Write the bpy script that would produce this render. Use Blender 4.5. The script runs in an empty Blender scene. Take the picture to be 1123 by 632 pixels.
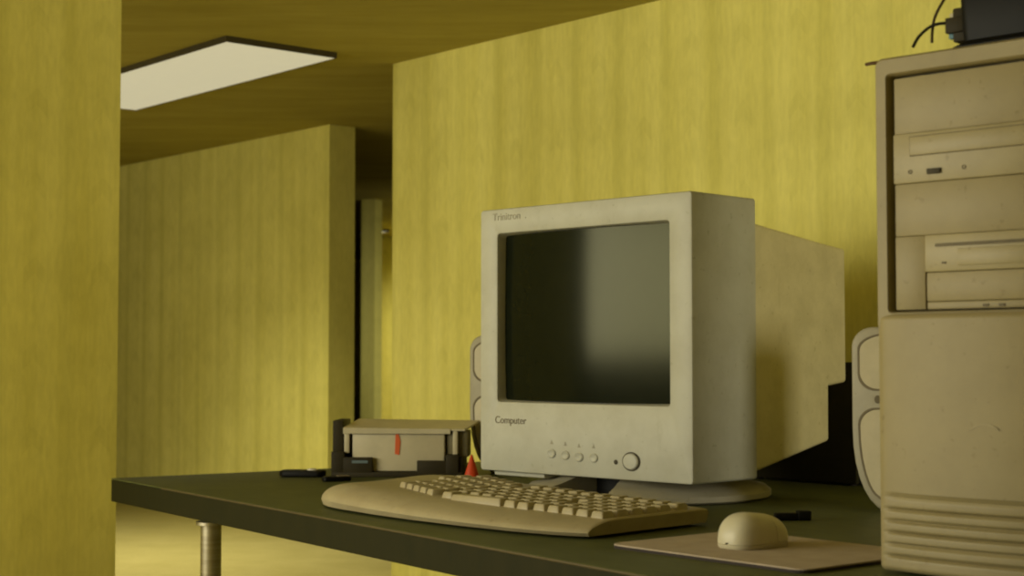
import bpy, bmesh, math, random
from mathutils import Vector, Matrix
random.seed(7)
S = bpy.context.scene
C = bpy.data.collections.new('place'); S.collection.children.link(C)
PI = math.pi
EYE = 0.68            # camera height
TOP = 0.41            # table top height
F = 1698.0            # focal length in pixels of the 1123x632 frame
PITCH = math.radians(2.605)

# ---------------------------------------------------------------- survey helpers
def ray(px, py):
    u = (px - 561.5) / F; v = (316 - py) / F
    return Vector((u, math.cos(PITCH) - v * math.sin(PITCH), math.sin(PITCH) + v * math.cos(PITCH)))
def at_z(px, py, z):
    r = ray(px, py); t = (z - EYE) / r.z
    return Vector((0, 0, EYE)) + r * t
def dr(a): a = math.radians(a); return Vector((math.cos(a), -math.sin(a), 0))
def dp(a): a = math.radians(a); return Vector((math.sin(a), math.cos(a), 0))

# ---------------------------------------------------------------- object helpers
def link(name, bm, mat, parent=None, smooth=False, loc=None, rot=None):
    me = bpy.data.meshes.new(name)
    bmesh.ops.recalc_face_normals(bm, faces=bm.faces)
    bm.to_mesh(me); bm.free()
    if isinstance(mat, (list, tuple)):
        for m in mat: me.materials.append(m)
    else:
        me.materials.append(mat)
    if smooth:
        for p in me.polygons: p.use_smooth = True
    o = bpy.data.objects.new(name, me); C.objects.link(o)
    if parent: o.parent = parent
    if loc is not None: o.location = loc
    if rot is not None: o.rotation_euler = rot
    if smooth:
        try:
            me.set_sharp_from_angle(angle=math.radians(38))
        except Exception: pass
    return o
def thing(name, label, cat, loc, rz=0.0, group=None):
    o = bpy.data.objects.new(name, None); C.objects.link(o)
    o.empty_display_size = .05
    o.location = loc; o.rotation_euler = (0, 0, rz)
    o['label'] = label; o['category'] = cat
    if group: o['group'] = group
    return o
def tag(o, label, cat, group=None):
    o['label'] = label; o['category'] = cat
    if group: o['group'] = group
    return o
def structure(o): o['kind'] = 'structure'; return o
def box(bm, x0, x1, y0, y1, z0, z1, bev=0.0, seg=2):
    r = bmesh.ops.create_cube(bm, size=1)
    vs = r['verts']
    for v in vs:
        v.co = Vector(((x0 + x1) / 2 + v.co.x * (x1 - x0), (y0 + y1) / 2 + v.co.y * (y1 - y0), (z0 + z1) / 2 + v.co.z * (z1 - z0)))
    if bev > 0:
        es = set()
        for v in vs: es.update(v.link_edges)
        bmesh.ops.bevel(bm, geom=list(es), offset=bev, segments=seg, profile=.5, affect='EDGES')
def boxbm(*a, **k):
    bm = bmesh.new(); box(bm, *a, **k); return bm
def loft(bm, loops, cap0=True, cap1=True, closed=True):
    rows = [[bm.verts.new(p) for p in L] for L in loops]
    n = len(rows[0])
    for a, b in zip(rows, rows[1:]):
        for i in range(n if closed else n - 1):
            j = (i + 1) % n
            bm.faces.new((a[i], a[j], b[j], b[i]))
    if cap0: bm.faces.new(rows[0][::-1])
    if cap1: bm.faces.new(rows[-1])
    return rows
def rrect(w, h, r, n=5, cx=0, cy=0):
    pts = []
    for (sx, sy, a0) in ((1, 1, 0), (-1, 1, 90), (-1, -1, 180), (1, -1, 270)):
        for k in range(n + 1):
            a = math.radians(a0 + 90 * k / n)
            pts.append((cx + sx * (w / 2 - r) + r * math.cos(a), cy + sy * (h / 2 - r) + r * math.sin(a)))
    return pts
def tube(bm, pts, r, n=10, cap=True):
    pts = [Vector(p) for p in pts]
    loops = []
    up = Vector((0, 0, 1))
    for i, p in enumerate(pts):
        t = (pts[min(i + 1, len(pts) - 1)] - pts[max(i - 1, 0)]).normalized()
        a = t.cross(up)
        if a.length < 1e-3: a = t.cross(Vector((1, 0, 0)))
        a.normalize(); b = t.cross(a).normalized()
        rr = r[i] if isinstance(r, (list, tuple)) else r
        loops.append([p + a * rr * math.cos(2 * PI * k / n) + b * rr * math.sin(2 * PI * k / n) for k in range(n)])
    loft(bm, loops, cap, cap)
def spline(ctrl, n=10):
    ctrl = [Vector(c) for c in ctrl]
    out = []
    P = [ctrl[0] * 2 - ctrl[1]] + ctrl + [ctrl[-1] * 2 - ctrl[-2]]
    for i in range(1, len(P) - 2):
        for k in range(n):
            t = k / n
            a, b, c, d = P[i - 1], P[i], P[i + 1], P[i + 2]
            out.append(.5 * ((2 * b) + (c - a) * t + (2 * a - 5 * b + 4 * c - d) * t * t + (3 * b - a - 3 * c + d) * t ** 3))
    out.append(ctrl[-1]); return out
def lathe(bm, prof, n=64, a0=0.0, a1=2 * PI):
    full = abs(a1 - a0 - 2 * PI) < 1e-6
    cols = []
    m = n if full else n + 1
    for k in range(m):
        a = a0 + (a1 - a0) * k / n
        cols.append([bm.verts.new((r * math.cos(a), r * math.sin(a), z)) for r, z in prof])
    for k in range(m if full else m - 1):
        A, B = cols[k], cols[(k + 1) % m]
        for i in range(len(prof) - 1):
            bm.faces.new((A[i], B[i], B[i + 1], A[i + 1]))
    if not full:
        bm.faces.new(cols[0]); bm.faces.new(cols[-1][::-1])
    bmesh.ops.remove_doubles(bm, verts=bm.verts, dist=1e-6)
def text_obj(body, size, mat, parent, loc, rot, depth=.0006, name='lettering'):
    cu = bpy.data.curves.new('t', 'FONT'); cu.body = body; cu.size = size; cu.extrude = depth
    t = bpy.data.objects.new('t', cu); C.objects.link(t)
    bpy.context.view_layer.update()
    me = bpy.data.meshes.new_from_object(t.evaluated_get(bpy.context.evaluated_depsgraph_get()))
    bpy.data.objects.remove(t)
    me.name = name; me.materials.clear(); me.materials.append(mat)
    o = bpy.data.objects.new(name, me); C.objects.link(o)
    o.parent = parent; o.location = loc; o.rotation_euler = rot
    return o

# ---------------------------------------------------------------- materials
def newmat(name):
    m = bpy.data.materials.new(name); m.use_nodes = True
    nt = m.node_tree; b = nt.nodes['Principled BSDF']
    return m, nt, b
def N(nt, t, **kw):
    n = nt.nodes.new(t)
    for k, v in kw.items(): setattr(n, k, v)
    return n
def coord(nt, scale=(1, 1, 1), gen='Object'):
    tc = N(nt, 'ShaderNodeTexCoord'); mp = N(nt, 'ShaderNodeMapping')
    mp.inputs['Scale'].default_value = scale
    nt.links.new(tc.outputs[gen], mp.inputs['Vector'])
    return mp.outputs['Vector']
def noise(nt, vec, scale, detail=4, rough=.55):
    n = N(nt, 'ShaderNodeTexNoise'); n.inputs['Scale'].default_value = scale
    n.inputs['Detail'].default_value = detail; n.inputs['Roughness'].default_value = rough
    nt.links.new(vec, n.inputs['Vector']); return n.outputs['Fac']
def ramp(nt, fac, p0, c0, p1, c1):
    r = N(nt, 'ShaderNodeValToRGB')
    r.color_ramp.elements[0].position = p0; r.color_ramp.elements[0].color = (*c0, 1) if len(c0) == 3 else c0
    r.color_ramp.elements[1].position = p1; r.color_ramp.elements[1].color = (*c1, 1) if len(c1) == 3 else c1
    nt.links.new(fac, r.inputs['Fac']); return r.outputs['Color']
def mix(nt, mode, fac, a, b):
    m = N(nt, 'ShaderNodeMix'); m.data_type = 'RGBA'; m.blend_type = mode
    if isinstance(fac, float): m.inputs[0].default_value = fac
    else: nt.links.new(fac, m.inputs[0])
    for sock, v in ((m.inputs[6], a), (m.inputs[7], b)):
        if isinstance(v, tuple): sock.default_value = (*v, 1)
        else: nt.links.new(v, sock)
    return m.outputs[2]
def bump(nt, b, fac, strength, dist=.002):
    n = N(nt, 'ShaderNodeBump'); n.inputs['Strength'].default_value = strength; n.inputs['Distance'].default_value = dist
    nt.links.new(fac, n.inputs['Height']); nt.links.new(n.outputs['Normal'], b.inputs['Normal'])

def plastic(name, col, dark=None, rough=.55, sc=14, amt=.5, specks=True):
    m, nt, b = newmat(name)
    dark = dark or tuple(c * .78 for c in col)
    v = coord(nt)
    c = ramp(nt, noise(nt, v, sc, 6, .65), .35, dark, .6, col)
    if specks:
        sp = ramp(nt, noise(nt, v, 75, 3, .6), .28, (.62, .58, .45), .36, (1, 1, 1))
        c = mix(nt, 'MULTIPLY', amt, c, sp)
        st = ramp(nt, noise(nt, coord(nt, (1, 1, .35)), 22, 5, .7), .62, (1, 1, 1), .8, (.7, .66, .52))
        c = mix(nt, 'MULTIPLY', amt, c, st)
    nt.links.new(c, b.inputs['Base Color'])
    b.inputs['Roughness'].default_value = rough
    b.inputs['Specular IOR Level'].default_value = .35
    bump(nt, b, noise(nt, v, 350, 2), .12, .0006)
    return m
def flat(name, col, rough=.6, metal=0.0, spec=.4):
    m, nt, b = newmat(name)
    c = ramp(nt, noise(nt, coord(nt), 40, 3), .3, tuple(x * .85 for x in col), .7, col)
    nt.links.new(c, b.inputs['Base Color'])
    b.inputs['Roughness'].default_value = rough; b.inputs['Metallic'].default_value = metal
    b.inputs['Specular IOR Level'].default_value = spec
    return m

def wallpaper(name, lo, hi, fine=1.0):
    m, nt, b = newmat(name)
    # long vertical streaks, stripe pairs, a small faint chevron, blotches
    streak = noise(nt, coord(nt, (9, 1, .5)), 1.6, 5, .6)
    blot = noise(nt, coord(nt, (1, 1, 1)), 3.5, 6, .65)
    c = ramp(nt, streak, .32, lo, .66, hi)
    c = mix(nt, 'MULTIPLY', .55, c, ramp(nt, blot, .3, (.80, .79, .70), .62, (1.06, 1.05, 1.03)))
    w = N(nt, 'ShaderNodeTexWave'); w.wave_type = 'BANDS'; w.bands_direction = 'X'
    w.inputs['Scale'].default_value = 1.85; w.inputs['Distortion'].default_value = .6
    w.inputs['Detail'].default_value = 1
    nt.links.new(coord(nt, (1, 1, .25)), w.inputs['Vector'])
    c = mix(nt, 'MULTIPLY', .38, c, ramp(nt, w.outputs['Fac'], .0, (.80, .80, .68), .22, (1, 1, 1)))
    # chevron motif: |frac| field built from position
    sep = N(nt, 'ShaderNodeSeparateXYZ'); nt.links.new(coord(nt, (1, 1, 1)), sep.inputs[0])
    def M(op, a, b_=None):
        n = N(nt, 'ShaderNodeMath'); n.operation = op
        for s, v in ((n.inputs[0], a), (n.inputs[1], b_)):
            if v is None: continue
            if isinstance(v, (int, float)): s.default_value = v
            else: nt.links.new(v, s)
        return n.outputs[0]
    fx = M('ABSOLUTE', M('SUBTRACT', M('FRACT', M('MULTIPLY', sep.outputs['X'], 5.88)), .5))
    zz = M('FRACT', M('ADD', M('MULTIPLY', sep.outputs['Z'], 5.0), M('MULTIPLY', fx, .9)))
    line = M('LESS_THAN', M('ABSOLUTE', M('SUBTRACT', zz, .5)), .10)
    near = M('LESS_THAN', fx, .16)
    chev = M('MULTIPLY', M('MULTIPLY', line, near), noise(nt, coord(nt), 6, 3))
    c = mix(nt, 'MULTIPLY', M('MULTIPLY', chev, .30), c, (.74, .74, .60))
    fn = noise(nt, coord(nt, (60, 60, 14)), 1.5, 3)
    c = mix(nt, 'MULTIPLY', .35 * fine, c, ramp(nt, fn, .3, (.8, .8, .72), .7, (1.08, 1.08, 1.05)))
    nt.links.new(c, b.inputs['Base Color'])
    b.inputs['Roughness'].default_value = .85; b.inputs['Specular IOR Level'].default_value = .15
    bump(nt, b, noise(nt, coord(nt), 120, 3), .1, .001)
    return m

WALL = wallpaper('yellow wallpaper', (.78, .71, .18), (.88, .81, .24))
m, nt, b = newmat('carpet'); CARPET = m
c = ramp(nt, noise(nt, coord(nt), 5, 6, .7), .3, (.47, .40, .125), .7, (.56, .48, .17))
c = mix(nt, 'MULTIPLY', .4, c, ramp(nt, noise(nt, coord(nt), 160, 3), .3, (.7, .7, .65), .7, (1.05, 1.05, 1.05)))
nt.links.new(c, b.inputs['Base Color']); b.inputs['Roughness'].default_value = .95; b.inputs['Specular IOR Level'].default_value = .1
bump(nt, b, noise(nt, coord(nt), 200, 3), .5, .004)
m, nt, b = newmat('ceiling board'); CEIL = m
c = ramp(nt, noise(nt, coord(nt, (1, 5, 1)), 2.2, 5, .6), .3, (.36, .30, .072), .7, (.45, .38, .10))
nt.links.new(c, b.inputs['Base Color']); b.inputs['Roughness'].default_value = .9; b.inputs['Specular IOR Level'].default_value = .1
bump(nt, b, noise(nt, coord(nt), 60, 4), .2, .003)

BEIGE = plastic('beige monitor plastic', (.475, .465, .37), (.43, .415, .32), .5)
HOUS = plastic('yellowed housing plastic', (.66, .58, .32), (.56, .49, .26), .55)
KEYB = plastic('keyboard plastic', (.37, .31, .172), (.33, .272, .15), .5)
KEYC = plastic('key plastic', (.37, .31, .175), (.33, .275, .15), .45, specks=False)
TOWER = plastic('tower plastic', (.32, .263, .128), (.29, .237, .113), .5)
TOWERL = plastic('drive plastic', (.355, .297, .15), (.32, .265, .13), .45)
MOUSEM = plastic('mouse plastic', (.58, .53, .36), (.53, .48, .32), .4, specks=False)
SPK = plastic('speaker plastic', (.41, .37, .26), (.36, .325, .225), .5)
SPKG = flat('grille recess shade', (.20, .165, .10), .8)  # dark rim colour stands in for the shading inside the grille recess
DARKP = flat('dark grey plastic', (.036, .029, .013), .6, spec=.15)
BLACK = flat('black plastic', (.007, .0065, .005), .5, spec=.15)
GREYL = plastic('grey lid plastic', (.58, .51, .33), (.51, .45, .285), .45, specks=False)
OLIVE = plastic('smoky olive plastic', (.20, .17, .085), (.16, .135, .065), .5, specks=False)
ORANGE = flat('orange sticker', (.72, .13, .03), .6)
RED = flat('red plastic', (.62, .065, .014), .5, spec=.2)
PALEB = flat('pale blue label', (.14, .19, .20), .5)
INK = flat('grey ink', (.16, .13, .075), .7)
INKF = flat('faint grey ink', (.33, .305, .22), .7)
GROOVE = flat('dark groove', (.05, .04, .018), .7)
PADM, nt, b = newmat('mouse pad cloth')
c = ramp(nt, noise(nt, coord(nt), 30, 5), .3, (.38, .305, .22), .7, (.44, .36, .265))
nt.links.new(c, b.inputs['Base Color']); b.inputs['Roughness'].default_value = .9; b.inputs['Specular IOR Level'].default_value = .15
bump(nt, b, noise(nt, coord(nt), 600, 2), .3, .0008)
RUBBER = flat('dark rubber', (.03, .02, .014), .8)
# laminate of the table
TABLE, nt, b = newmat('dark green laminate')
c = ramp(nt, noise(nt, coord(nt), 6, 6, .65), .3, (.072, .080, .028), .7, (.105, .113, .042))
c = mix(nt, 'MULTIPLY', .5, c, ramp(nt, noise(nt, coord(nt, (1, 8, 1)), 12, 4), .3, (.75, .75, .7), .7, (1.1, 1.1, 1.1)))
nt.links.new(c, b.inputs['Base Color']); b.inputs['Roughness'].default_value = .5; b.inputs['Specular IOR Level'].default_value = .10; b.inputs['Specular Tint'].default_value = (1, .97, .45, 1)
TEDGE, nt, b = newmat('table edge band')
c = ramp(nt, noise(nt, coord(nt, (3, 3, 1)), 8, 6, .7), .3, (.014, .0145, .004), .7, (.022, .020, .006))
nt.links.new(c, b.inputs['Base Color']); b.inputs['Roughness'].default_value = .6; b.inputs['Specular IOR Level'].default_value = .12
TWORN = flat('worn table corner', (.085, .062, .022), .55)
STEEL, nt, b = newmat('brushed steel')
c = ramp(nt, noise(nt, coord(nt, (1, 1, 12)), 14, 4), .3, (.30, .27, .20), .7, (.44, .40, .30))
nt.links.new(c, b.inputs['Base Color']); b.inputs['Metallic'].default_value = 1; b.inputs['Roughness'].default_value = .38
SCREEN, nt, b = newmat('crt glass')
c = ramp(nt, noise(nt, coord(nt), 30, 3), .3, (.006, .008, .004), .7, (.008, .010, .005))
nt.links.new(c, b.inputs['Base Color']); b.inputs['Roughness'].default_value = .15
b.inputs['IOR'].default_value = 1.5
b.inputs['Specular IOR Level'].default_value = .14
b.inputs['Specular Tint'].default_value = (1, .97, .56, 1)
def emitter(name, col, s):
    m, nt, b = newmat(name)
    b.inputs['Base Color'].default_value = (.5, .48, .4, 1)
    c = ramp(nt, noise(nt, coord(nt), 30, 2), .3, tuple(x * .97 for x in col), .7, col)
    nt.links.new(c, b.inputs['Emission Color']); b.inputs['Emission Strength'].default_value = s
    b.inputs['Roughness'].default_value = .7
    return m
PANEL = emitter('lamp diffuser', (1.0, .93, .66), .44)
FRAME = flat('lamp frame', (.07, .055, .02), .6)

# ---------------------------------------------------------------- the room
WA = 48.93; HC = EYE + .905
b0 = at_z(890, 524, TOP); wn = dp(WA); wdir = dr(WA)
GAP = .10
base_w = b0 + wn * GAP
def ray_plane(px, py, p, n):
    r = ray(px, py); o = Vector((0, 0, EYE))
    return o + r * ((p - o).dot(n) / r.dot(n))
corner = ray_plane(431, 70.2, base_w, wn); HC = corner.z
def wall(name, start, a, length, thick=.12, h=None, z0=0.0):
    """slab starting at start, running along direction dr(a); its front face is on the start line, thickness goes along dp(a)"""
    o = link(name, boxbm(0, length, 0, thick, z0, h or HC), WALL, None, loc=(start.x, start.y, 0), rot=(0, 0, -math.radians(a)))
    return structure(o)
def ewall(name, end, a, length, thick=.12, side=-1):
    """slab running from end back along -dp(a); visible face looks along dr(a)"""
    bm = boxbm(-thick if side < 0 else 0, 0 if side < 0 else thick, -length, 0, 0, HC)
    o = link(name, bm, WALL, None, loc=(end.x, end.y, 0), rot=(0, 0, -math.radians(a)))
    return structure(o)
wall('wall_back', corner, WA, 7.0)
lc = at_z(361.5, 136.5, HC)
L = 4.6
st = lc - wdir * L
wall('wall_left', st, WA, L, .125)
col_end = Vector((-.2545 * 3.78, 3.78, 0))
# wall whose right end makes the near left edge of the picture (wallpaper runs along local X)
cl = 1.32
a2 = WA - 90
s2 = col_end - dp(WA) * cl
o = link('wall_near', boxbm(0, cl, 0, .12, 0, HC), WALL, None, loc=(s2.x, s2.y, 0), rot=(0, 0, math.radians(90 - WA)))
structure(o)
# passage behind: far wall piece, the dark opening beside it, and the further lit wall
f1 = at_z(396.5, 219, HC); f2 = at_z(412.5, 219, HC)
f1 = Vector((f1.x, f1.y, 0))
o = link('wall_far', boxbm(0, .088, 0, .10, 0, HC), WALL, None, loc=f1, rot=(0, 0, -math.radians(20))); structure(o)
o = link('wall_end', boxbm(-.06, 1.9, 0, .12, 0, HC), WALL, None, loc=(-1.06, 11.9, 0), rot=(0, 0, -math.radians(20))); structure(o)
vd = Vector((-1.10, 11.95, 0)) - Vector((f1.x, f1.y + .09, 0))
o = link('wall_light_block', boxbm(0, vd.length, -.012, .0, 0, HC), WALL, None, loc=(f1.x + .002, f1.y + .09, 0), rot=(0, 0, math.atan2(vd.y, vd.x))); structure(o)  # thin edge-on slab added to keep passage light out of the dark opening
# outer shell
X0, X1, Y0, Y1 = -6.5, 7.5, -4.5, 14.5
structure(link('floor', boxbm(X0, X1, Y0, Y1, -.1, 0), CARPET))
structure(link('ceiling', boxbm(X0, X1, Y0, Y1, HC, HC + .1), CEIL))
structure(link('wall_west', boxbm(0, Y1 - Y0, 0, .12, 0, HC), WALL, loc=(X0, Y0, 0), rot=(0, 0, PI / 2)))
structure(link('wall_east', boxbm(0, Y1 - Y0, -.12, 0, 0, HC), WALL, loc=(X1, Y0, 0), rot=(0, 0, PI / 2)))
structure(link('wall_south', boxbm(X0, X1, Y0 - .12, Y0, 0, HC), WALL))
structure(link('wall_north', boxbm(X0, X1, Y1, Y1 + .12, 0, HC), WALL))

# ceiling light panel
def panel(loc, rz, w, l, label):
    t = thing('ceiling_light', label, 'ceiling light', (loc.x, loc.y, HC), rz)
    bm = bmesh.new(); fr = .004; hh = .018
    outer = [(-fr, -fr), (w + fr, -fr), (w + fr, l + fr), (-fr, l + fr)]
    inner = [(0, 0), (w, 0), (w, l), (0, l)]
    for (z0, z1) in ((-hh, 0),):
        vo0 = [bm.verts.new((x, y, z0)) for x, y in outer]; vo1 = [bm.verts.new((x, y, z1)) for x, y in outer]
        vi0 = [bm.verts.new((x, y, z0)) for x, y in inner]; vi1 = [bm.verts.new((x, y, z1)) for x, y in inner]
        for i in range(4):
            j = (i + 1) % 4
            bm.faces.new((vo0[i], vo0[j], vo1[j], vo1[i])); bm.faces.new((vi0[i], vi0[j], vi1[j], vi1[i]))
            bm.faces.new((vo0[i], vo0[j], vi0[j], vi0[i])); bm.faces.new((vo1[i], vo1[j], vi1[j], vi1[i]))
    link('frame', bm, FRAME, t)
    link('diffuser', boxbm(.0005, w - .0005, .0005, l - .0005, -.0175, -.003), PANEL, t)
    return t
LA = 53.5
zb = HC - .018
A = at_z(248.5, 46, zb); B = at_z(367.5, 64, zb)
wp = (B - A).dot(dr(LA - 90 + 0)) if False else (B - A).length
# local X along the short edge (A->B), local Y along the long edge away from the viewer
ang = math.atan2(B.y - A.y, B.x - A.x)
panel(A, ang, wp, 1.31, 'long rectangular light panel fixed to the ceiling at upper left')
LAMP_A = (A, ang, wp, 1.31)
p2 = at_z(413, 251, HC)
panel(Vector((p2.x, p2.y, 0)), .6, .10, .25, 'tiny distant ceiling light glimpsed through the passage')

def area(name, loc, target, sx, sy, power, col=(1, .95, .74), spread=PI):
    d = bpy.data.lights.new(name, 'AREA'); d.shape = 'RECTANGLE'; d.size = sx; d.size_y = sy
    d.energy = power; d.color = col; d.spread = spread
    o = bpy.data.objects.new(name, d); C.objects.link(o)
    o.location = loc
    o.rotation_euler = (Vector(target) - Vector(loc)).to_track_quat('-Z', 'Y').to_euler()
    return o
# light given by the visible panel
mid = A + Vector((math.cos(ang), math.sin(ang), 0)) * wp / 2 + Vector((-math.sin(ang), math.cos(ang), 0)) * .90
o = area('panel_lamp', (mid.x, mid.y, HC - .024), (mid.x, mid.y, 0), .33, .80, 11, spread=2.0)
o.rotation_euler = (0, 0, ang)
# broad unseen key light assumed left of the desk, makes the pale screen reflection
area('assumed_left_light', (-3.0, 1.5, 1.065), (.30, 2.70, .80), 2.4, .93, 84)
# unseen light assumed further along the wall to the right, shining past the tower
area('assumed_right_light', (2.5, 1.05, .86), (.72, 3.05, .62), .6, .9, 5.5, spread=1.7)
# unseen fill at ceiling height, added to brighten the lower near wall
area('near_wall_fill', (-1.0, 1.5, HC - .02), (-1.0, 1.5, 0), .9, .35, 6, spread=1.9)
# lamp of the tiny panel deep in the passage
area('passage_lamp', (-.70, 11.0, HC - .04), (-.70, 11.3, 0), .25, .6, 8, spread=2.2)
area('far_wall_fill', (.55, 7.3, .75), (-.72, 8.8, .7), .3, .7, 2.2, spread=1.0)  # unseen fill added behind the back wall to brighten the far wall piece

# ---------------------------------------------------------------- table
TA = 55.6
c0 = at_z(122, 524.7, TOP)
TL, TD, TH = 2.72, 1.275, .052
t = thing('table', 'low table with dark green laminate top, pushed against the yellow wall', 'table', (c0.x, c0.y, 0), -math.radians(TA))
link('tabletop', boxbm(.0, TL, .0, TD, TOP - .003, TOP, bev=.0012), TABLE, t)
link('edge_band', boxbm(0, TL, 0, TD, TOP - TH, TOP - .003, bev=.002), TEDGE, t)
bm = bmesh.new(); tube(bm, [(.30, .0, TOP - .0025), (.8, 0, TOP - .0025), (TL - .05, 0, TOP - .0025)], .0019, 8)
link('worn_corner', bm, TWORN, t)
lp = at_z(217, 573, TOP - TH)   # foot of the visible leg under the front edge
q = Vector((lp.x - c0.x, lp.y - c0.y, 0)); lx, ly = q.dot(dr(TA)), q.dot(dp(TA))
for (x, y) in ((lx, ly + .028), (TL - lx, ly + .028), (lx, TD - .08), (TL - lx, TD - .08)):
    bm = bmesh.new()
    tube(bm, [(x, y, .012), (x, y, .2), (x, y, TOP - TH - .006)], .0205, 24)
    lathe_pts = [(x, y, 0), (x, y, .012)]
    tube(bm, lathe_pts, .024, 24)
    tube(bm, [(x, y, TOP - TH - .006), (x, y, TOP - TH)], .03, 24)
    link('leg', bm, STEEL, t, smooth=True)

# ---------------------------------------------------------------- monitor
MA = 44.7
P = at_z(760, 533, TOP + .045)               # near lower corner of the bezel
MW, MH, MB = .541, .5235, .197
O = P - dr(MA) * (MW / 2) + dp(MA) * .20
mon = thing('monitor', 'boxy beige tube monitor with a dark screen in the middle of the table', 'monitor', (O.x, O.y, TOP + .0008), -math.radians(MA))
G = .045
def mloc(px, py):                               # pixel on the bezel plane -> local x, z
    w = ray_plane(px, py, P, dp(MA)) - O
    return w.dot(dr(MA)), w.z + O.z - TOP
ZB, ZT = G, G + MH
x0, x1 = -MW / 2, MW / 2
sx0, sx1 = x1 - .4925 , x1 - .0515
sz0, sz1 = G + .1375, G + .4745
def rect(xa, xb, za, zb, y, r, n=4):
    return [(px_, y, pz_) for px_, pz_ in rrect(xb - xa, zb - za, r, n, (xa + xb) / 2, (za + zb) / 2)]
yf = -.20
bm = bmesh.new()
loft(bm, [
    rect(x0 + .006, x1 - .006, ZB + .006, ZT - .006, yf + MB, .004),
    rect(x0, x1, ZB, ZT, yf + MB - .006, .006),
    rect(x0, x1, ZB, ZT, yf + .005, .006),
    rect(x0 + .0015, x1 - .0015, ZB + .0015, ZT - .0015, yf + .0015, .006),
    rect(x0 + .005, x1 - .005, ZB + .005, ZT - .005, yf, .006),
    rect(sx0 - .002, sx1 + .002, sz0 - .002, sz1 + .002, yf, .008),
    rect(sx0, sx1, sz0, sz1, yf + .0015, .007),
    rect(sx0 + .004, sx1 - .004, sz0 + .004, sz1 - .004, yf + .020, .007),
    rect(sx0 + .004, sx1 - .004, sz0 + .004, sz1 - .004, yf + .09, .007),
], True, True)
link('bezel', bm, BEIGE, mon, smooth=True)
# lower chin lip, slightly prouder at lower left as in an old moulded case
bm = bmesh.new()
box(bm, x0 + .02, x0 + .16, yf + .02, yf + .12, ZB - .010, ZB + .004, bev=.004)
link('chin_lip', bm, BEIGE, mon, smooth=True)
# crt glass : gently bulging grid
R = 1.15
bm = bmesh.new(); nx, nz = 40, 32
hx, hz = (sx1 - sx0) / 2 - .004, (sz1 - sz0) / 2 - .004
cx, cz = (sx0 + sx1) / 2, (sz0 + sz1) / 2
g = []
for j in range(nz + 1):
    row = []
    for i in range(nx + 1):
        u = -hx + 2 * hx * i / nx; w = -hz + 2 * hz * j / nz
        y = yf + .003 + u * u / (2 * R) * .8 + w * w / (2 * 5.0)
        row.append(bm.verts.new((cx + u, y, cz + w)))
    g.append(row)
for j in range(nz):
    for i in range(nx): bm.faces.new((g[j][i], g[j][i + 1], g[j + 1][i + 1], g[j + 1][i]))
bnd = [e for e in bm.edges if e.is_boundary]
r_ = bmesh.ops.extrude_edge_only(bm, edges=bnd)
for v in [v for v in r_['geom'] if isinstance(v, bmesh.types.BMVert)]: v.co.y = yf + .085
link('screen', bm, SCREEN, mon, smooth=True)
# rear housing
yb = yf + MB
bm = bmesh.new()
ins = .03
def sect(y, xi, za, zb, r=.008): return rect(x0 + xi, x1 - xi, G + za, G + zb, y, r)
loft(bm, [sect(yb - .01, ins, .012, .4815), sect(yf + .245, ins, .012, .4805), sect(yf + .4745, ins, .058, .4545), sect(yf + .4755, ins, .168, .4545), sect(yf + .541, ins + .001, .175, .4485), sect(yf + .546, ins + .006, .18, .443)], True, True)
link('rear_housing', bm, HOUS, mon, smooth=True)
# buttons
for (px, py) in ((605, 498), (620, 500), (635, 502), (651, 503)):
    bx, bz = mloc(px, py)
    bm = bmesh.new()
    loft(bm, [[(bx + .011 * math.cos(a), yf + .001, bz + .009 * math.sin(a)) for a in [2 * PI * k / 20 for k in range(20)]],
              [(bx + .011 * math.cos(a), yf - .0015, bz + .009 * math.sin(a)) for a in [2 * PI * k / 20 for k in range(20)]],
              [(bx + .009 * math.cos(a), yf - .003, bz + .0072 * math.sin(a)) for a in [2 * PI * k / 20 for k in range(20)]],
              [(bx + .004 * math.cos(a), yf - .001, bz + .003 * math.sin(a)) for a in [2 * PI * k / 20 for k in range(20)]]])
    link('control_button', bm, BEIGE, mon, smooth=True)
    tri = bmesh.new(); zt = bz + .022; s_ = .004
    vs = [tri.verts.new(p) for p in ((bx - s_, yf - .0004, zt - s_), (bx + s_, yf - .0004, zt - s_), (bx, yf - .0004, zt + s_))]
    vt = [tri.verts.new((v.co.x, yf + .001, v.co.z)) for v in vs]
    tri.faces.new(vs); tri.faces.new(vt)
    for i in range(3): tri.faces.new((vs[i], vs[(i + 1) % 3], vt[(i + 1) % 3], vt[i]))
    link('symbol', tri, INKF, mon)
bx, bz = mloc(692.5, 507)
def disc_loop(rx, rz, y, n=28): return [(bx + rx * math.cos(2 * PI * k / n), yf + y, bz + rz * math.sin(2 * PI * k / n)) for k in range(n)]
bm = bmesh.new(); loft(bm, [disc_loop(.0215, .0175, .001), disc_loop(.0215, .0175, -.001), disc_loop(.019, .0152, -.001), disc_loop(.0185, .0147, .0008)], True, True)
link('button_ring', bm, GROOVE, mon, smooth=True)
bm = bmesh.new(); loft(bm, [disc_loop(.0183, .0148, .001), disc_loop(.0183, .0148, -.003), disc_loop(.0160, .0128, -.005), disc_loop(.006, .005, -.0055)], True, True)
link('power_button', bm, BEIGE, mon, smooth=True)
bx, bz = mloc(675.5, 507.5)
bm = bmesh.new(); loft(bm, [disc_loop(.0045, .0045, .001), disc_loop(.0045, .0045, -.001), disc_loop(.002, .002, -.0016)], True, True)
link('indicator_light', bm, GROOVE, mon)
lx_, lz_ = mloc(543, 464.5)
text_obj('Computer', .0205, INK, mon, (lx_, yf - .0002, lz_), (PI / 2, 0, 0))
lx_, lz_ = mloc(540.5, 243)
text_obj('Trinitron  .', .021, INKF, mon, (lx_, yf - .0002, lz_), (PI / 2, 0, 0))
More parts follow.
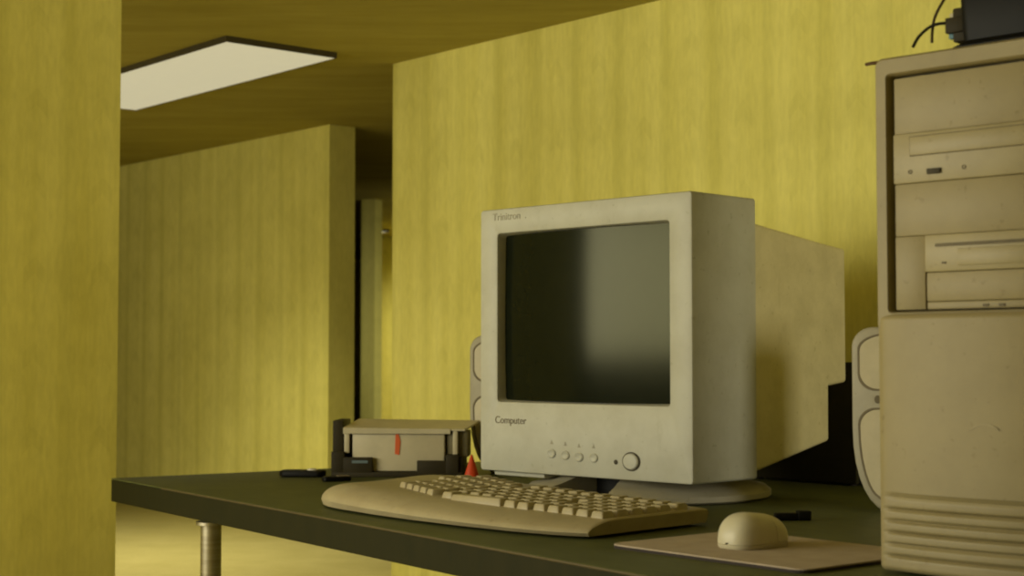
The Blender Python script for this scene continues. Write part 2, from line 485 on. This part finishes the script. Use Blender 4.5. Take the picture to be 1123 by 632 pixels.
# base: dished disc with a recess at the front; neck coloured black as the shaded hollow
prof = [(.10, .0), (.236, .0), (.242, .004), (.242, .014), (.232, .022), (.20, .030), (.17, .040), (.165, .043), (.10, .043), (.10, 0)]
bm = bmesh.new(); lathe(bm, prof, 88, math.radians(-68), math.radians(255))
link('base', bm, SPK, mon, smooth=True)
bm = bmesh.new(); lathe(bm, [(.0, .001), (.12, .001), (.12, .045), (.10, .056), (0, .056)], 48)
link('swivel_neck', bm, BLACK, mon, smooth=True)

# ---------------------------------------------------------------- keyboard
KA = 44.7
K = at_z(672, 589.5, TOP)
kb = thing('keyboard', 'beige curved split keyboard with a broad palm rest in front of the monitor', 'keyboard', (K.x, K.y, TOP + .0008), -math.radians(KA))
front = [(-.735, .075), (-.722, .02), (-.69, -.012), (-.65, -.033), (-.6, -.047), (-.48, -.069), (-.37, -.082), (-.25, -.088), (-.13, -.086), (-.06, -.077), (-.012, -.062), (0, -.056)]
back = [(-.735, .075), (-.73, .13), (-.70, .19), (-.66, .226), (-.6, .24), (-.45, .25), (-.3, .25), (-.15, .243), (-.012, .236), (0, .236)]
def interp(tab, x):
    for (xa, ya), (xb, yb_) in zip(tab, tab[1:]):
        if x <= xb: 
            t_ = (x - xa) / (xb - xa) if xb > xa else 0
            return ya + (yb_ - ya) * max(0, min(1, t_))
    return tab[-1][1]
def ktop(x, y):
    s_ = max(0, min(1, -x / .6))
    h = .027 + .016 * s_
    if y < .0: h += y * .09
    if y > .1: h += (y - .1) * .04 * s_
    return h
xs = [-.735, -.733, -.728, -.72, -.705, -.69, -.67, -.65] + [-.63 + .02 * i for i in range(31)] + [-.02, -.012, -.006, -.002, 0]
ts = [0, .008, .025, .05, .085, .13] + [.18 + .05 * i for i in range(14)] + [.88, .92, .955, .98, .993, 1]
bm = bmesh.new(); rowsT = []; rowsB = []
for x in xs:
    f_, k_ = interp(front, x), interp(back, x)
    if k_ - f_ < .004: f_ -= .002; k_ += .002
    rt, rb = [], []
    for t_ in ts:
        y = f_ + (k_ - f_) * t_
        dfront = y - f_; dback = k_ - y; dl = x + .735; drr = -x
        e = 1.0
        ef = min(1, dfront / .055); el = min(1, dl / .10); eb = min(1, dback / .008); er = min(1, drr / .004)
        q_ = lambda v: math.sqrt(max(0, 1 - (1 - max(0, v)) ** 2))
        e = (.30 + .70 * q_(ef)) * (.30 + .70 * q_(el)) * (.75 + .25 * q_(eb)) * (.9 + .1 * q_(er))
        rt.append(bm.verts.new((x, y, .004 + (ktop(x, y) - .004) * e)))
        rb.append(bm.verts.new((x * .995 - .002, y * .97 + .003, .004)))
    rowsT.append(rt); rowsB.append(rb)
for i in range(len(xs) - 1):
    for j in range(len(ts) - 1):
        bm.faces.new((rowsT[i][j], rowsT[i + 1][j], rowsT[i + 1][j + 1], rowsT[i][j + 1]))
        bm.faces.new((rowsB[i][j], rowsB[i][j + 1], rowsB[i + 1][j + 1], rowsB[i + 1][j]))
    for j in (0, len(ts) - 1):
        bm.faces.new((rowsT[i][j], rowsT[i + 1][j], rowsB[i + 1][j], rowsB[i][j]))
for i in (0, len(xs) - 1):
    for j in range(len(ts) - 1):
        bm.faces.new((rowsT[i][j], rowsT[i][j + 1], rowsB[i][j + 1], rowsB[i][j]))
link('body', bm, KEYB, kb, smooth=True)
for (x, y) in ((-.06, .2), (-.62, .19), (-.06, -.02), (-.55, -.02)):
    link('foot', boxbm(x - .02, x + .02, y - .008, y + .008, 0, .0045), RUBBER, kb)
def keymesh(w, d, h):
    bm = bmesh.new()
    tp = .0035
    L0 = [(x, y, 0) for x, y in rrect(w, d, .002, 2)]
    L1 = [(x, y, h * .8) for x, y in rrect(w - tp, d - tp, .003, 2)]
    L2 = [(x, y, h) for x, y in rrect(w - tp - .003, d - tp - .003, .003, 2)]
    L3 = [(x, y, h - .0012) for x, y in rrect((w - tp) * .5, (d - tp) * .5, .002, 2)]
    loft(bm, [L0, L1, L2, L3]); return bm
cache = {}
def key(x, y, w, d, rz=0.0):
    z = ktop(x, y) - .003
    kk = (round(w, 4), round(d, 4))
    if kk not in cache:
        o = link('key', keymesh(w, d, .0125), KEYC, kb, smooth=True); cache[kk] = o
    else:
        o = cache[kk].copy(); C.objects.link(o); o.parent = kb
    o.location = (x, y, z); o.rotation_euler = (0, 0, rz)
pitch = .0305; kw = .0262; nkeys = 0
# right block: number pad, arrows and the right hand half
rows_y = [.004 + .0345 * j for j in range(6)]
for j, y in enumerate(rows_y):
    y = y + (.008 if j == 5 else 0)
    x = -.026
    cols = 12 if j < 5 else 11
    i = 0
    while i < cols:
        xx = -.024 - i * pitch
        if j == 0 and i in (7,):                       # right part of the space bar
            key(xx - pitch * 1.5, y - .008, pitch * 4 - .0043, .0262); nkeys += 1; i += 4; continue
        if i == 4 and j in (2,): i += 1; continue       # gap above the arrow keys
        yy = y - (.007 if i > 4 else 0) + (i - 4) * .0012 * (i > 4)
        key(xx, yy, kw, kw + .003); nkeys += 1; i += 1
# left block, turned outward
rot = math.radians(-19)
ox, oy = -.402, -.0
for j in range(6):
    n_ = 6 if j > 2 else 5
    for i in range(n_):
        lx_ = -(.010 + pitch * (i + .25 * (j % 2))); ly_ = .012 + .034 * j
        xx = ox + lx_ * math.cos(rot) - ly_ * math.sin(rot) * .55; yy = oy + lx_ * math.sin(rot) + ly_ * math.cos(rot)
        if yy > .222 or xx < -.595: continue
        key(xx, yy, kw, kw + .003, rot); nkeys += 1

# ---------------------------------------------------------------- mouse pad, mouse
pA = at_z(667, 597, TOP + .005); pF = at_z(882, 626, TOP + .005)
vx = (pF - pA); PADA = -math.degrees(math.atan2(vx.y, vx.x)); pw = vx.length
pad = thing('mouse_pad', 'thin brown mouse pad with rounded corners at the front right of the table', 'mouse pad', (pA.x, pA.y, TOP), math.atan2(vx.y, vx.x))
def padloop(z, off=0, r=.02): return [(x, y, z) for x, y in rrect(pw - off, .272 - off, r, 6, pw / 2, .136)]
bm = bmesh.new(); loft(bm, [padloop(0), padloop(.004)]); link('rubber_backing', bm, RUBBER, pad)
bm = bmesh.new(); loft(bm, [padloop(.004), padloop(.0055), padloop(.006, .001)]); link('cloth_top', bm, PADM, pad)
mc = Vector((.340, 2.192))
MOA = 48
mouse = thing('mouse', 'cream two-button computer mouse resting on the brown pad', 'mouse', (mc.x, mc.y, TOP + .0062), -math.radians(MOA))
ML, MWd, MHt = .116, .068, .047
def mwidth(u):
    return MWd / 2 * max(0, 1 - abs(u) ** 2.7) ** (1 / 2.7) * (1 - .05 * u)
def mheight(u):
    return (MHt - .007) * max(0, 1 - abs(u) ** 3.0) ** (1 / 2.2) * (1 - .16 * u) + .007
def mouse_part(name, u0, u1, a0, a1, mat):
    bm = bmesh.new(); nt_, na = 40, 26
    top, low = [], []
    for i in range(nt_ + 1):
        e0_, e1_ = math.asin(u0), math.asin(u1)
        u = math.sin(e0_ + (e1_ - e0_) * i / nt_)
        u = max(-.9995, min(.9995, u))
        w_, h_ = mwidth(u), mheight(u)
        rt, rl = [], []
        for k in range(na + 1):
            a = a0 + (a1 - a0) * k / na
            ca, sa = math.cos(a), math.sin(a)
            x = w_ * math.copysign(abs(ca) ** .8, ca); z = .007 + (h_ - .007) * abs(sa) ** .78
            rt.append(bm.verts.new((x, ML / 2 * u, z)))
            rl.append(bm.verts.new((x * .95, ML / 2 * u * .985, .0067 + (z - .007) * .93)))
        top.append(rt); low.append(rl)
    for i in range(nt_):
        for k in range(na):
            bm.faces.new((top[i][k], top[i + 1][k], top[i + 1][k + 1], top[i][k + 1]))
            bm.faces.new((low[i][k], low[i][k + 1], low[i + 1][k + 1], low[i + 1][k]))
        for k in (0, na):
            bm.faces.new((top[i][k], top[i + 1][k], low[i + 1][k], low[i][k]))
    for i in (0, nt_):
        for k in range(na):
            bm.faces.new((top[i][k], top[i][k + 1], low[i][k + 1], low[i][k]))
    link(name, bm, mat, mouse, smooth=True)
mouse_part('shell', -1, .20, 0, PI, MOUSEM)
mouse_part('button', .212, 1, 0, PI / 2 - .02, MOUSEM)
mouse_part('button', .212, 1, PI / 2 + .02, PI, MOUSEM)
def mloop(z, s_):
    out = []
    for k in range(48):
        a = 2 * PI * k / 48; u = math.sin(a) * .9995
        out.append((mwidth(u) * (1 if math.cos(a) >= 0 else -1) * s_, ML / 2 * u * s_, z))
    return out
bm = bmesh.new(); loft(bm, [mloop(0, .95), mloop(.002, .985), mloop(.0058, 1.0), mloop(.0068, .96), mloop(.0125, .86)])
link('base_plate', bm, MOUSEM, mouse, smooth=True)

# ---------------------------------------------------------------- tower
CA = 44.35
T0 = at_z(964, 628, TOP)
tw = thing('computer_tower', 'tall beige computer tower with drive bays and ribbed lower front, right end of table', 'computer', (T0.x, T0.y, TOP + .0008), -math.radians(CA))
W_, H_, D_ = .265, .652, .56
link('case', boxbm(.002, W_ - .002, .02, D_, .006, H_ - .002, bev=.004), TOWER, tw, smooth=True)
# front frame of the upper half
bm = bmesh.new()
zA, zB_ = .322, H_
def trect(xa, xb, za, zb, y, r): return rect(xa, xb, za, zb, y, r, 4)
loft(bm, [trect(0, W_, zA - .02, zB_, .03, .010), trect(0, W_, zA - .02, zB_, .004, .010), trect(.003, W_ - .003, zA - .018, zB_ - .003, 0, .009),
          trect(.0165, W_ - .0165, zA + .004, zB_ - .021, 0, .006), trect(.019, W_ - .019, zA + .006, zB_ - .0235, .004, .005), trect(.0195, W_ - .0195, zA + .006, zB_ - .024, .0215, .004)], True, False)
link('front_frame', bm, TOWER, tw, smooth=True)
# bay fillers leave a dark channel around them
def slab(name, xa, xb, za, zb, y, mat, th=.02, bev=.0015):
    return link(name, boxbm(xa, xb, y, y + th, za, zb, bev=bev), mat, tw, smooth=True)
xl, xr = .0245, W_ - .0245
slab('channel_back', .019, W_ - .019, zA + .004, zB_ - .022, .0195, GROOVE, .004, 0)
slab('bay_cover', xl, xr, .5527, .6245, .007, TOWER)
slab('bay_cover', xl, xr, .4228, .4893, .007, TOWER)
def parent_slab(par, name, xa, xb, za, zb, y0, y1, mat, bev=.001):
    o = link(name, boxbm(xa, xb, y0, y1, za, zb, bev=bev), mat, par, smooth=True); return o
# optical drive
od = slab('optical_drive', xl, xr, .4895, .5525, .004, TOWERL)
parent_slab(od, 'tray_gap', .0478, xr - .008, .5228, .5482, .0034, .006, INK, .0004)
parent_slab(od, 'tray_front', .049, xr - .0095, .5238, .5472, .0018, .006, TOWERL)
parent_slab(od, 'eject_button', .072, .091, .4985, .5055, .0012, .006, GROOVE)
for x in (.0485, .122):
    bm = bmesh.new()
    ll = [[(x + r * math.cos(2 * PI * k / 16), y, .5035 + r * math.sin(2 * PI * k / 16)) for k in range(16)] for r, y in ((.0028, .006), (.0028, .0033), (.0016, .0033), (.0014, .0045))]
    loft(bm, ll); link('headphone_jack' if x < .1 else 'indicator_light', bm, INK, od, smooth=True)
# floppy bay
fb = slab('floppy_bay', xl, .0665, zA + .008, .4225, .0065, TOWER)
slab('floppy_filler', .067, xr, .3400, .3762, .008, TOWER)
fd = slab('floppy_drive', .067, xr, .3765, .4225, .004, TOWERL)
parent_slab(fd, 'disk_slot', .082, xr - .012, .4075, .4115, .0026, .006, INK, .0004)
parent_slab(fd, 'slot_flap', .112, xr - .024, .383, .404, .0024, .006, TOWERL)
parent_slab(fd, 'indicator_light', .0905, .0965, .386, .3885, .003, .006, INK, .0004)
slab('panel_strip', .067, xr, zA + .008, .3396, .0085, TOWER)
for x in (.142, .163):
    slab('status_light', x, x + .008, .3320, .3355, .0075, INK, .004, .0004)
# lower front, bulging, with horizontal ribs
bm = bmesh.new(); nx, nz = 44, 230
zlo, zhi = .004, .325
ribs = [.0975] + [.0805 - .0145 * k for k in range(5)]
g = []
for j in range(nz + 1):
    z = zlo + (zhi - zlo) * j / nz
    row = []
    for i in range(nx + 1):
        x = W_ * i / nx
        u = 2 * x / W_ - 1
        y = -.016 * (1 - abs(u) ** 2.2)
        edge = max(0, 1 - min(x, W_ - x) / .010)
        y += .006 * edge ** 2
        mask = min(1, max(0, (min(x, W_ - x) - .009) / .02))
        for q_, zr in enumerate(ribs):
            dz = z - zr
            if q_ == 0:
                if -.018 < dz < .004: y += .0022 * mask * math.exp(-(dz / .0035) ** 2)
            else:
                y += .0058 * mask * math.exp(-(dz / .0019) ** 2)
        if z < ribs[0]: y += .0018 * mask
        tz = max(0, (z - (zhi - .008)) / .008); y += .006 * tz ** 2
        bz_ = max(0, (zlo + .006 - z) / .006); y += .004 * bz_ ** 2
        row.append(bm.verts.new((x, y, z)))
    g.append(row)
for j in range(nz):
    for i in range(nx): bm.faces.new((g[j][i], g[j][i + 1], g[j + 1][i + 1], g[j + 1][i]))
r_ = bmesh.ops.extrude_edge_only(bm, edges=[e for e in bm.edges if e.is_boundary])
for v in [v for v in r_['geom'] if isinstance(v, bmesh.types.BMVert)]: v.co.y = .024
link('lower_front', bm, TOWER, tw, smooth=True)
# worn arc mark on the lower front
bm = bmesh.new()
cxm, czm = .155, .176
ll = []
for k in range(15):
    a = math.radians(155 - 120 * k / 14); wd = .0014 * math.sin(PI * (k + .3) / 14.6) + .0002
    ll.append([(cxm + (.022 + s_ * wd) * math.cos(a) * 1.0, -.0163, czm + (.014 + s_ * wd) * math.sin(a)) for s_ in (-1, 1)] + [(cxm + (.022 + s_ * wd) * math.cos(a), -.0145, czm + (.014 + s_ * wd) * math.sin(a)) for s_ in (1, -1)])
loft(bm, ll)
link('worn_emblem', bm, flat('worn plastic', (.37, .31, .17), .6), tw)
for (x, y) in ((.03, .05), (W_ - .03, .05), (.03, D_ - .05), (W_ - .03, D_ - .05)):
    bm = bmesh.new(); tube(bm, [(x, y, 0), (x, y, .0065)], .012, 14); link('foot', bm, RUBBER, tw)

# black device with loose cables on the tower
def tpt(px, py, yl):                       # pixel -> point on the vertical plane yl behind the tower front
    p_ = T0 + dp(CA) * yl
    return ray_plane(px, py, p_, dp(CA))
zt = TOP + H_
dv = tpt(1085, 38, .07)
dev = thing('cable_adaptor', 'black adaptor box trailing loose black cables on top of the computer tower', 'adaptor', (dv.x, dv.y, zt), -math.radians(CA))
iv = Matrix.Rotation(math.radians(CA), 3, 'Z')
def dl(w): return iv @ (Vector(w) - Vector((dv.x, dv.y, zt)))
e0 = dl(tpt(1062, 20, .07)).x
bm = bmesh.new()
loft(bm, [[(x, y, z) for x, y in rrect(.20 + o_, .105 + o_, .016, 5, e0 + .1, .02)] for z, o_ in ((0, .012), (.008, .016), (.016, -.006), (.03, -.004), (.075, .0), (.092, -.008), (.098, -.03))])
link('body', bm, BLACK, dev, smooth=True)
bm = bmesh.new(); box(bm, e0 - .012, e0 + .012, -.02, .0, .018, .062, bev=.003); link('socket', bm, DARKP, dev, smooth=True)
for (y, z0, z1, mt) in ((-.018, .030, .050, DARKP), (-.009, .024, .034, flat('blue plug', (.05, .16, .20), .5)), (-.006, .045, .058, GREYL), (-.002, .028, .045, flat('rust red plug', (.22, .05, .02), .5))):
    bm = bmesh.new(); box(bm, e0 - .020, e0 + .006 + (y + .018) * .9, y - .006, y + .001, z0, z1, bev=.0015); link('plug', bm, mt, dev, smooth=True)
bm = bmesh.new(); tube(bm, spline([dl(tpt(*p)) for p in ((1001, 52, .05), (1008, 40, .05), (1021, 29, .05), (1036, 25.5, .05), (1050, 28, .06), (1063, 33, .07))], 8), .0021, 8); link('cable', bm, BLACK, dev, smooth=True)
bm = bmesh.new(); tube(bm, spline([dl(tpt(*p)) for p in ((1022, 47, .06), (1022.5, 34, .06), (1025, 20, .06), (1031, 7, .06), (1040, -6, .065), (1056, -14, .07), (1074, 2, .075))], 8), .0019, 8); link('cable', bm, flat('brown cable', (.045, .022, .008), .5), dev, smooth=True)
a_ = dl(tpt(949.5, 64, .03)); b_ = dl(tpt(964, 64, .03)); a_.z = b_.z = .0025
bm = bmesh.new(); tube(bm, spline([a_, b_, (b_.x + .05, b_.y + .02, .0025), (e0 - .02, .02, .0025), (e0 + .02, .03, .012)], 8), .0023, 8); link('cable', bm, flat('brown lead', (.10, .045, .012), .5), dev, smooth=True)

# ---------------------------------------------------------------- speakers
def sp_outline(w, h, inset=0.0):
    """front outline: rounded top corners, tapering to a broad round bottom"""
    pts = []
    w2 = w / 2 - inset; top = h - inset; bot = inset; rt = max(.004, .036 - inset)
    rb = w2; eb = .150 - inset * .6        # elliptical bottom
    for k in range(9):
        a = PI / 2 * k / 8; pts.append((w2 - rt + rt * math.cos(a), top - rt + rt * math.sin(a)))
    for k in range(9):
        a = PI / 2 + PI / 2 * k / 8; pts.append((-w2 + rt + rt * math.cos(a), top - rt + rt * math.sin(a)))
    for k in range(17):
        a = PI + PI * k / 16
        ca, sa = math.cos(a), math.sin(a)
        pts.append((rb * math.copysign(abs(ca) ** .85, ca), bot + eb + eb * -abs(sa) ** .92))
    return pts
def clip_outline(w, h, inset, za, zb, r):
    """part of the outline between heights za..zb with rounded-off inner corners"""
    pts = []
    full = sp_outline(w, h, inset)
    def halfw(z):
        best = 0
        n = len(full)
        for i in range(n):
            (xa, z1), (xb, z2) = full[i], full[(i + 1) % n]
            if (z1 - z) * (z2 - z) <= 0 and abs(z1 - z2) > 1e-9:
                x = xa + (xb - xa) * (z - z1) / (z2 - z1); best = max(best, x)
        return best
    n = 26; right = []
    for i in range(n + 1):
        z = za + (zb - za) * (.5 - .5 * math.cos(PI * i / n))
        hw = halfw(min(max(z, inset + 1e-4), h - inset - 1e-4))
        d0, d1 = z - za, zb - z
        for d_ in (d0, d1):
            if d_ < r: hw -= r - math.sqrt(max(0, r * r - (r - d_) ** 2))
        right.append((max(hw, .002), z))
    return [(x, z) for x, z in right] + [(-x, z) for x, z in right[::-1]]
def speaker(label, loc, rz):
    t = thing('speaker', label, 'speaker', (loc[0], loc[1], TOP), rz, 'pair of desktop speakers')
    w, h = .150, .325
    bm = bmesh.new()
    lo = lambda ins, y: [(x, y, z) for x, z in sp_outline(w, h, ins)]
    loft(bm, [lo(.02, .13), lo(.008, .125), lo(.0, .10), lo(0, .006), lo(.002, .002), lo(.005, 0)], True, True)
    link('cabinet', bm, SPK, t, smooth=True)
    for (za, zb) in ((.2135, .3145), (.0105, .184)):
        c_ = lambda ins, y: [(x, y, z) for x, z in clip_outline(w, h, .010 + ins, za + ins, zb - ins, .03)]
        bm = bmesh.new()
        loft(bm, [c_(0, .001), c_(0, -.0015), c_(.0025, -.0015), c_(.004, .0006)], False, True)
        link('grille_shade_rim', bm, GROOVE if False else SPKG, t, smooth=True)
        bm = bmesh.new(); loft(bm, [c_(.0035, .002), c_(.0035, -.0004), c_(.012, -.0012)], True, True)
        link('grille', bm, GREYL, t, smooth=True)
    bm = bmesh.new(); loft(bm, [[(-.031 + r * math.cos(2 * PI * k / 16), y, .1985 + r * 1.3 * math.sin(2 * PI * k / 16)) for k in range(16)] for r, y in ((.0055, .001), (.0055, -.002), (.003, -.0025))])
    link('volume_knob', bm, INK, t, smooth=True)
    # a small flat stand keeps the round bottom upright
    link('stand', boxbm(-.03, .03, .02, .12, 0, .022, bev=.004), SPK, t, smooth=True)
    return t
speaker('pale grey desktop speaker half hidden behind the computer tower', (.668, 2.70), -math.radians(18))
speaker('pale grey desktop speaker peeking out behind the left edge of the monitor', (-.031, 3.64), -math.radians(20))

# ---------------------------------------------------------------- disk box
bl = at_z(363, 523.5, TOP)
bxo = thing('disk_box', 'dark desktop disk box with grey lid and an orange strip on its front', 'storage box', (bl.x, bl.y, TOP), -math.radians(3))
bm = bmesh.new()
box(bm, 0, .300, 0, .13, 0, .012, bev=.002)
box(bm, 0, .024, .02, .13, .008, .128, bev=.002)
box(bm, 0, .300, .118, .13, .008, .10, bev=.002)
box(bm, 0, .030, 0, .03, .008, .058, bev=.002)
box(bm, .026, .094, 0, .012, .008, .045, bev=.002)
box(bm, .196, .268, 0, .012, .008, .038, bev=.002)
box(bm, .262, .291, -.001, .03, .008, .052, bev=.002)
box(bm, .286, .300, .006, .13, .008, .045, bev=.002)
link('tray', bm, DARKP, bxo, smooth=True)
bm = bmesh.new(); box(bm, .046, .258, .014, .116, .0125, .104, bev=.004); link('disk_stack', bm, GREYL, bxo, smooth=True)
bm = bmesh.new()
loft(bm, [[(x, y, z + s_) for x, y, z in ((.026, .008, .108), (.305, .008, .105), (.330, .12, .121), (.046, .12, .124))] for s_ in (0, .004)])
box(bm, .026, .272, .006, .012, .098, .110, bev=.001)
link('lid', bm, GREYL, bxo)
bm = bmesh.new(); box(bm, .028, .040, .010, .022, .054, .110, bev=.002); link('lid_post', bm, GREYL, bxo, smooth=True)
bm = bmesh.new(); box(bm, .277, .288, .010, .022, .050, .105, bev=.002); link('lid_post', bm, GREYL, bxo, smooth=True)
bm = bmesh.new(); box(bm, .262, .310, .024, .116, .044, .104, bev=.003); link('side_cheek', bm, OLIVE, bxo, smooth=True)
bm = bmesh.new(); vs = [bm.verts.new(p) for p in ((.144, .0125, .052), (.154, .0125, .050), (.157, .0125, .080), (.151, .0125, .104), (.146, .0125, .104))]
f_ = bm.faces.new(vs); r_ = bmesh.ops.extrude_face_region(bm, geom=[f_])
for v in [v for v in r_['geom'] if isinstance(v, bmesh.types.BMVert)]: v.co.y = .0145
link('orange_strip', bm, ORANGE, bxo)
bm = bmesh.new(); box(bm, .048, .084, -.0012, .002, .032, .038); link('pale_label', bm, PALEB, bxo)

# black box added to make the near-black patch behind the monitor
bu = thing('dark_patch_box', 'plain black box added to darken the wall patch behind the monitor', 'box', (.65, 3.363, TOP), -math.radians(WA))
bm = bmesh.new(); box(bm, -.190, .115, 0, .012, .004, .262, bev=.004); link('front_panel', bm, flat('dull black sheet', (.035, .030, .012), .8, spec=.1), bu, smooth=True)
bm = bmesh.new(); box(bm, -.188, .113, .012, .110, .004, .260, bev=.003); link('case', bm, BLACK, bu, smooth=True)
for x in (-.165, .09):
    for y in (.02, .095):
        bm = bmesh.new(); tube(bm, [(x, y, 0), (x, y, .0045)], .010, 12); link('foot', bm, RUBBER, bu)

# red wedge beside the box
rp = at_z(518.0, 523.5, TOP)
bm = bmesh.new()
ll = []
for z, r in ((0, .0165), (.004, .0175), (.02, .0125), (.040, .0065), (.052, .003), (.055, .001)):
    ll.append([(r * math.cos(2 * PI * k / 20), r * .8 * math.sin(2 * PI * k / 20), z) for k in range(20)])
loft(bm, ll)
o = link('red_cone', bm, RED, None, smooth=True, loc=(rp.x, rp.y - .06, TOP)); tag(o, 'small red plastic cone standing between the disk box and the monitor', 'cone')

# small black things at the left end
g1 = at_z(332, 523, TOP)
pk = thing('pocket_gadget', 'flat black gadget with a pale spot painted as its highlight on the table, left of the disk box', 'gadget', (g1.x, g1.y, TOP), math.radians(-8))
bm = bmesh.new(); loft(bm, [[(x, y, z) for x, y in rrect(.104 - o_, .05 - o_, .014, 5)] for z, o_ in ((0, .01), (.003, .002), (.010, 0), (.014, .004), (.0155, .012))]); link('body', bm, BLACK, pk, smooth=True)
bm = bmesh.new(); loft(bm, [[(.024 + r * math.cos(2 * PI * k / 18) * 1.2, -.004 + r * math.sin(2 * PI * k / 18), z) for k in range(18)] for z, r in ((.014, .011), (.0175, .010), (.0195, .005))]); link('highlight_stud', bm, flat('pale highlight', (.75, .70, .55), .35), pk, smooth=True)  # pale stud stands in for the shiny highlight on the gadget
g2 = at_z(369, 528, TOP)
pk = thing('memory_stick', 'small black stick with a grey top lying at the keyboard back corner', 'memory stick', (g2.x, g2.y, TOP), math.radians(24))
bm = bmesh.new(); loft(bm, [[(x, y, z) for x, y in rrect(.064 - o_, .026 - o_, .007, 4)] for z, o_ in ((0, .004), (.003, 0), (.009, 0), (.011, .004))]); link('body', bm, BLACK, pk, smooth=True)
bm = bmesh.new(); box(bm, .002, .028, -.008, .008, .0105, .0125, bev=.0006); link('grey_label', bm, flat('grey label', (.24, .19, .11), .5), pk)
g3 = at_z(872, 571, TOP)
pk = thing('plug', 'little black plug lying on the green table just behind the mouse', 'plug', (g3.x, g3.y, TOP), math.radians(8))
bm = bmesh.new(); box(bm, -.035, .004, -.007, .007, 0, .013, bev=.002); link('shaft', bm, BLACK, pk, smooth=True)
bm = bmesh.new(); box(bm, .003, .026, -.010, .010, 0, .0165, bev=.003); link('head', bm, BLACK, pk, smooth=True)

# ---------------------------------------------------------------- camera and view
cam = bpy.data.cameras.new('camera'); co = bpy.data.objects.new('camera', cam); C.objects.link(co)
cam.sensor_fit = 'HORIZONTAL'; cam.sensor_width = 36; cam.lens = F / 1123 * 36
co.location = (0, 0, EYE); co.rotation_euler = (PI / 2 + PITCH, 0, 0)
cam.clip_start = .02
cam.dof.use_dof = True; cam.dof.focus_distance = 2.75; cam.dof.aperture_fstop = 7.0
S.camera = co
w = bpy.data.worlds.new('world'); S.world = w; w.use_nodes = True
w.node_tree.nodes['Background'].inputs[0].default_value = (.02, .018, .008, 1)
S.view_settings.view_transform = 'Standard'; S.view_settings.look = 'None'
S.view_settings.gamma = 1; S.view_settings.use_curve_mapping = False
S.view_settings.exposure = 0.0
S.cycles.filter_width = 2.0
print('keys', nkeys, 'HC', HC)
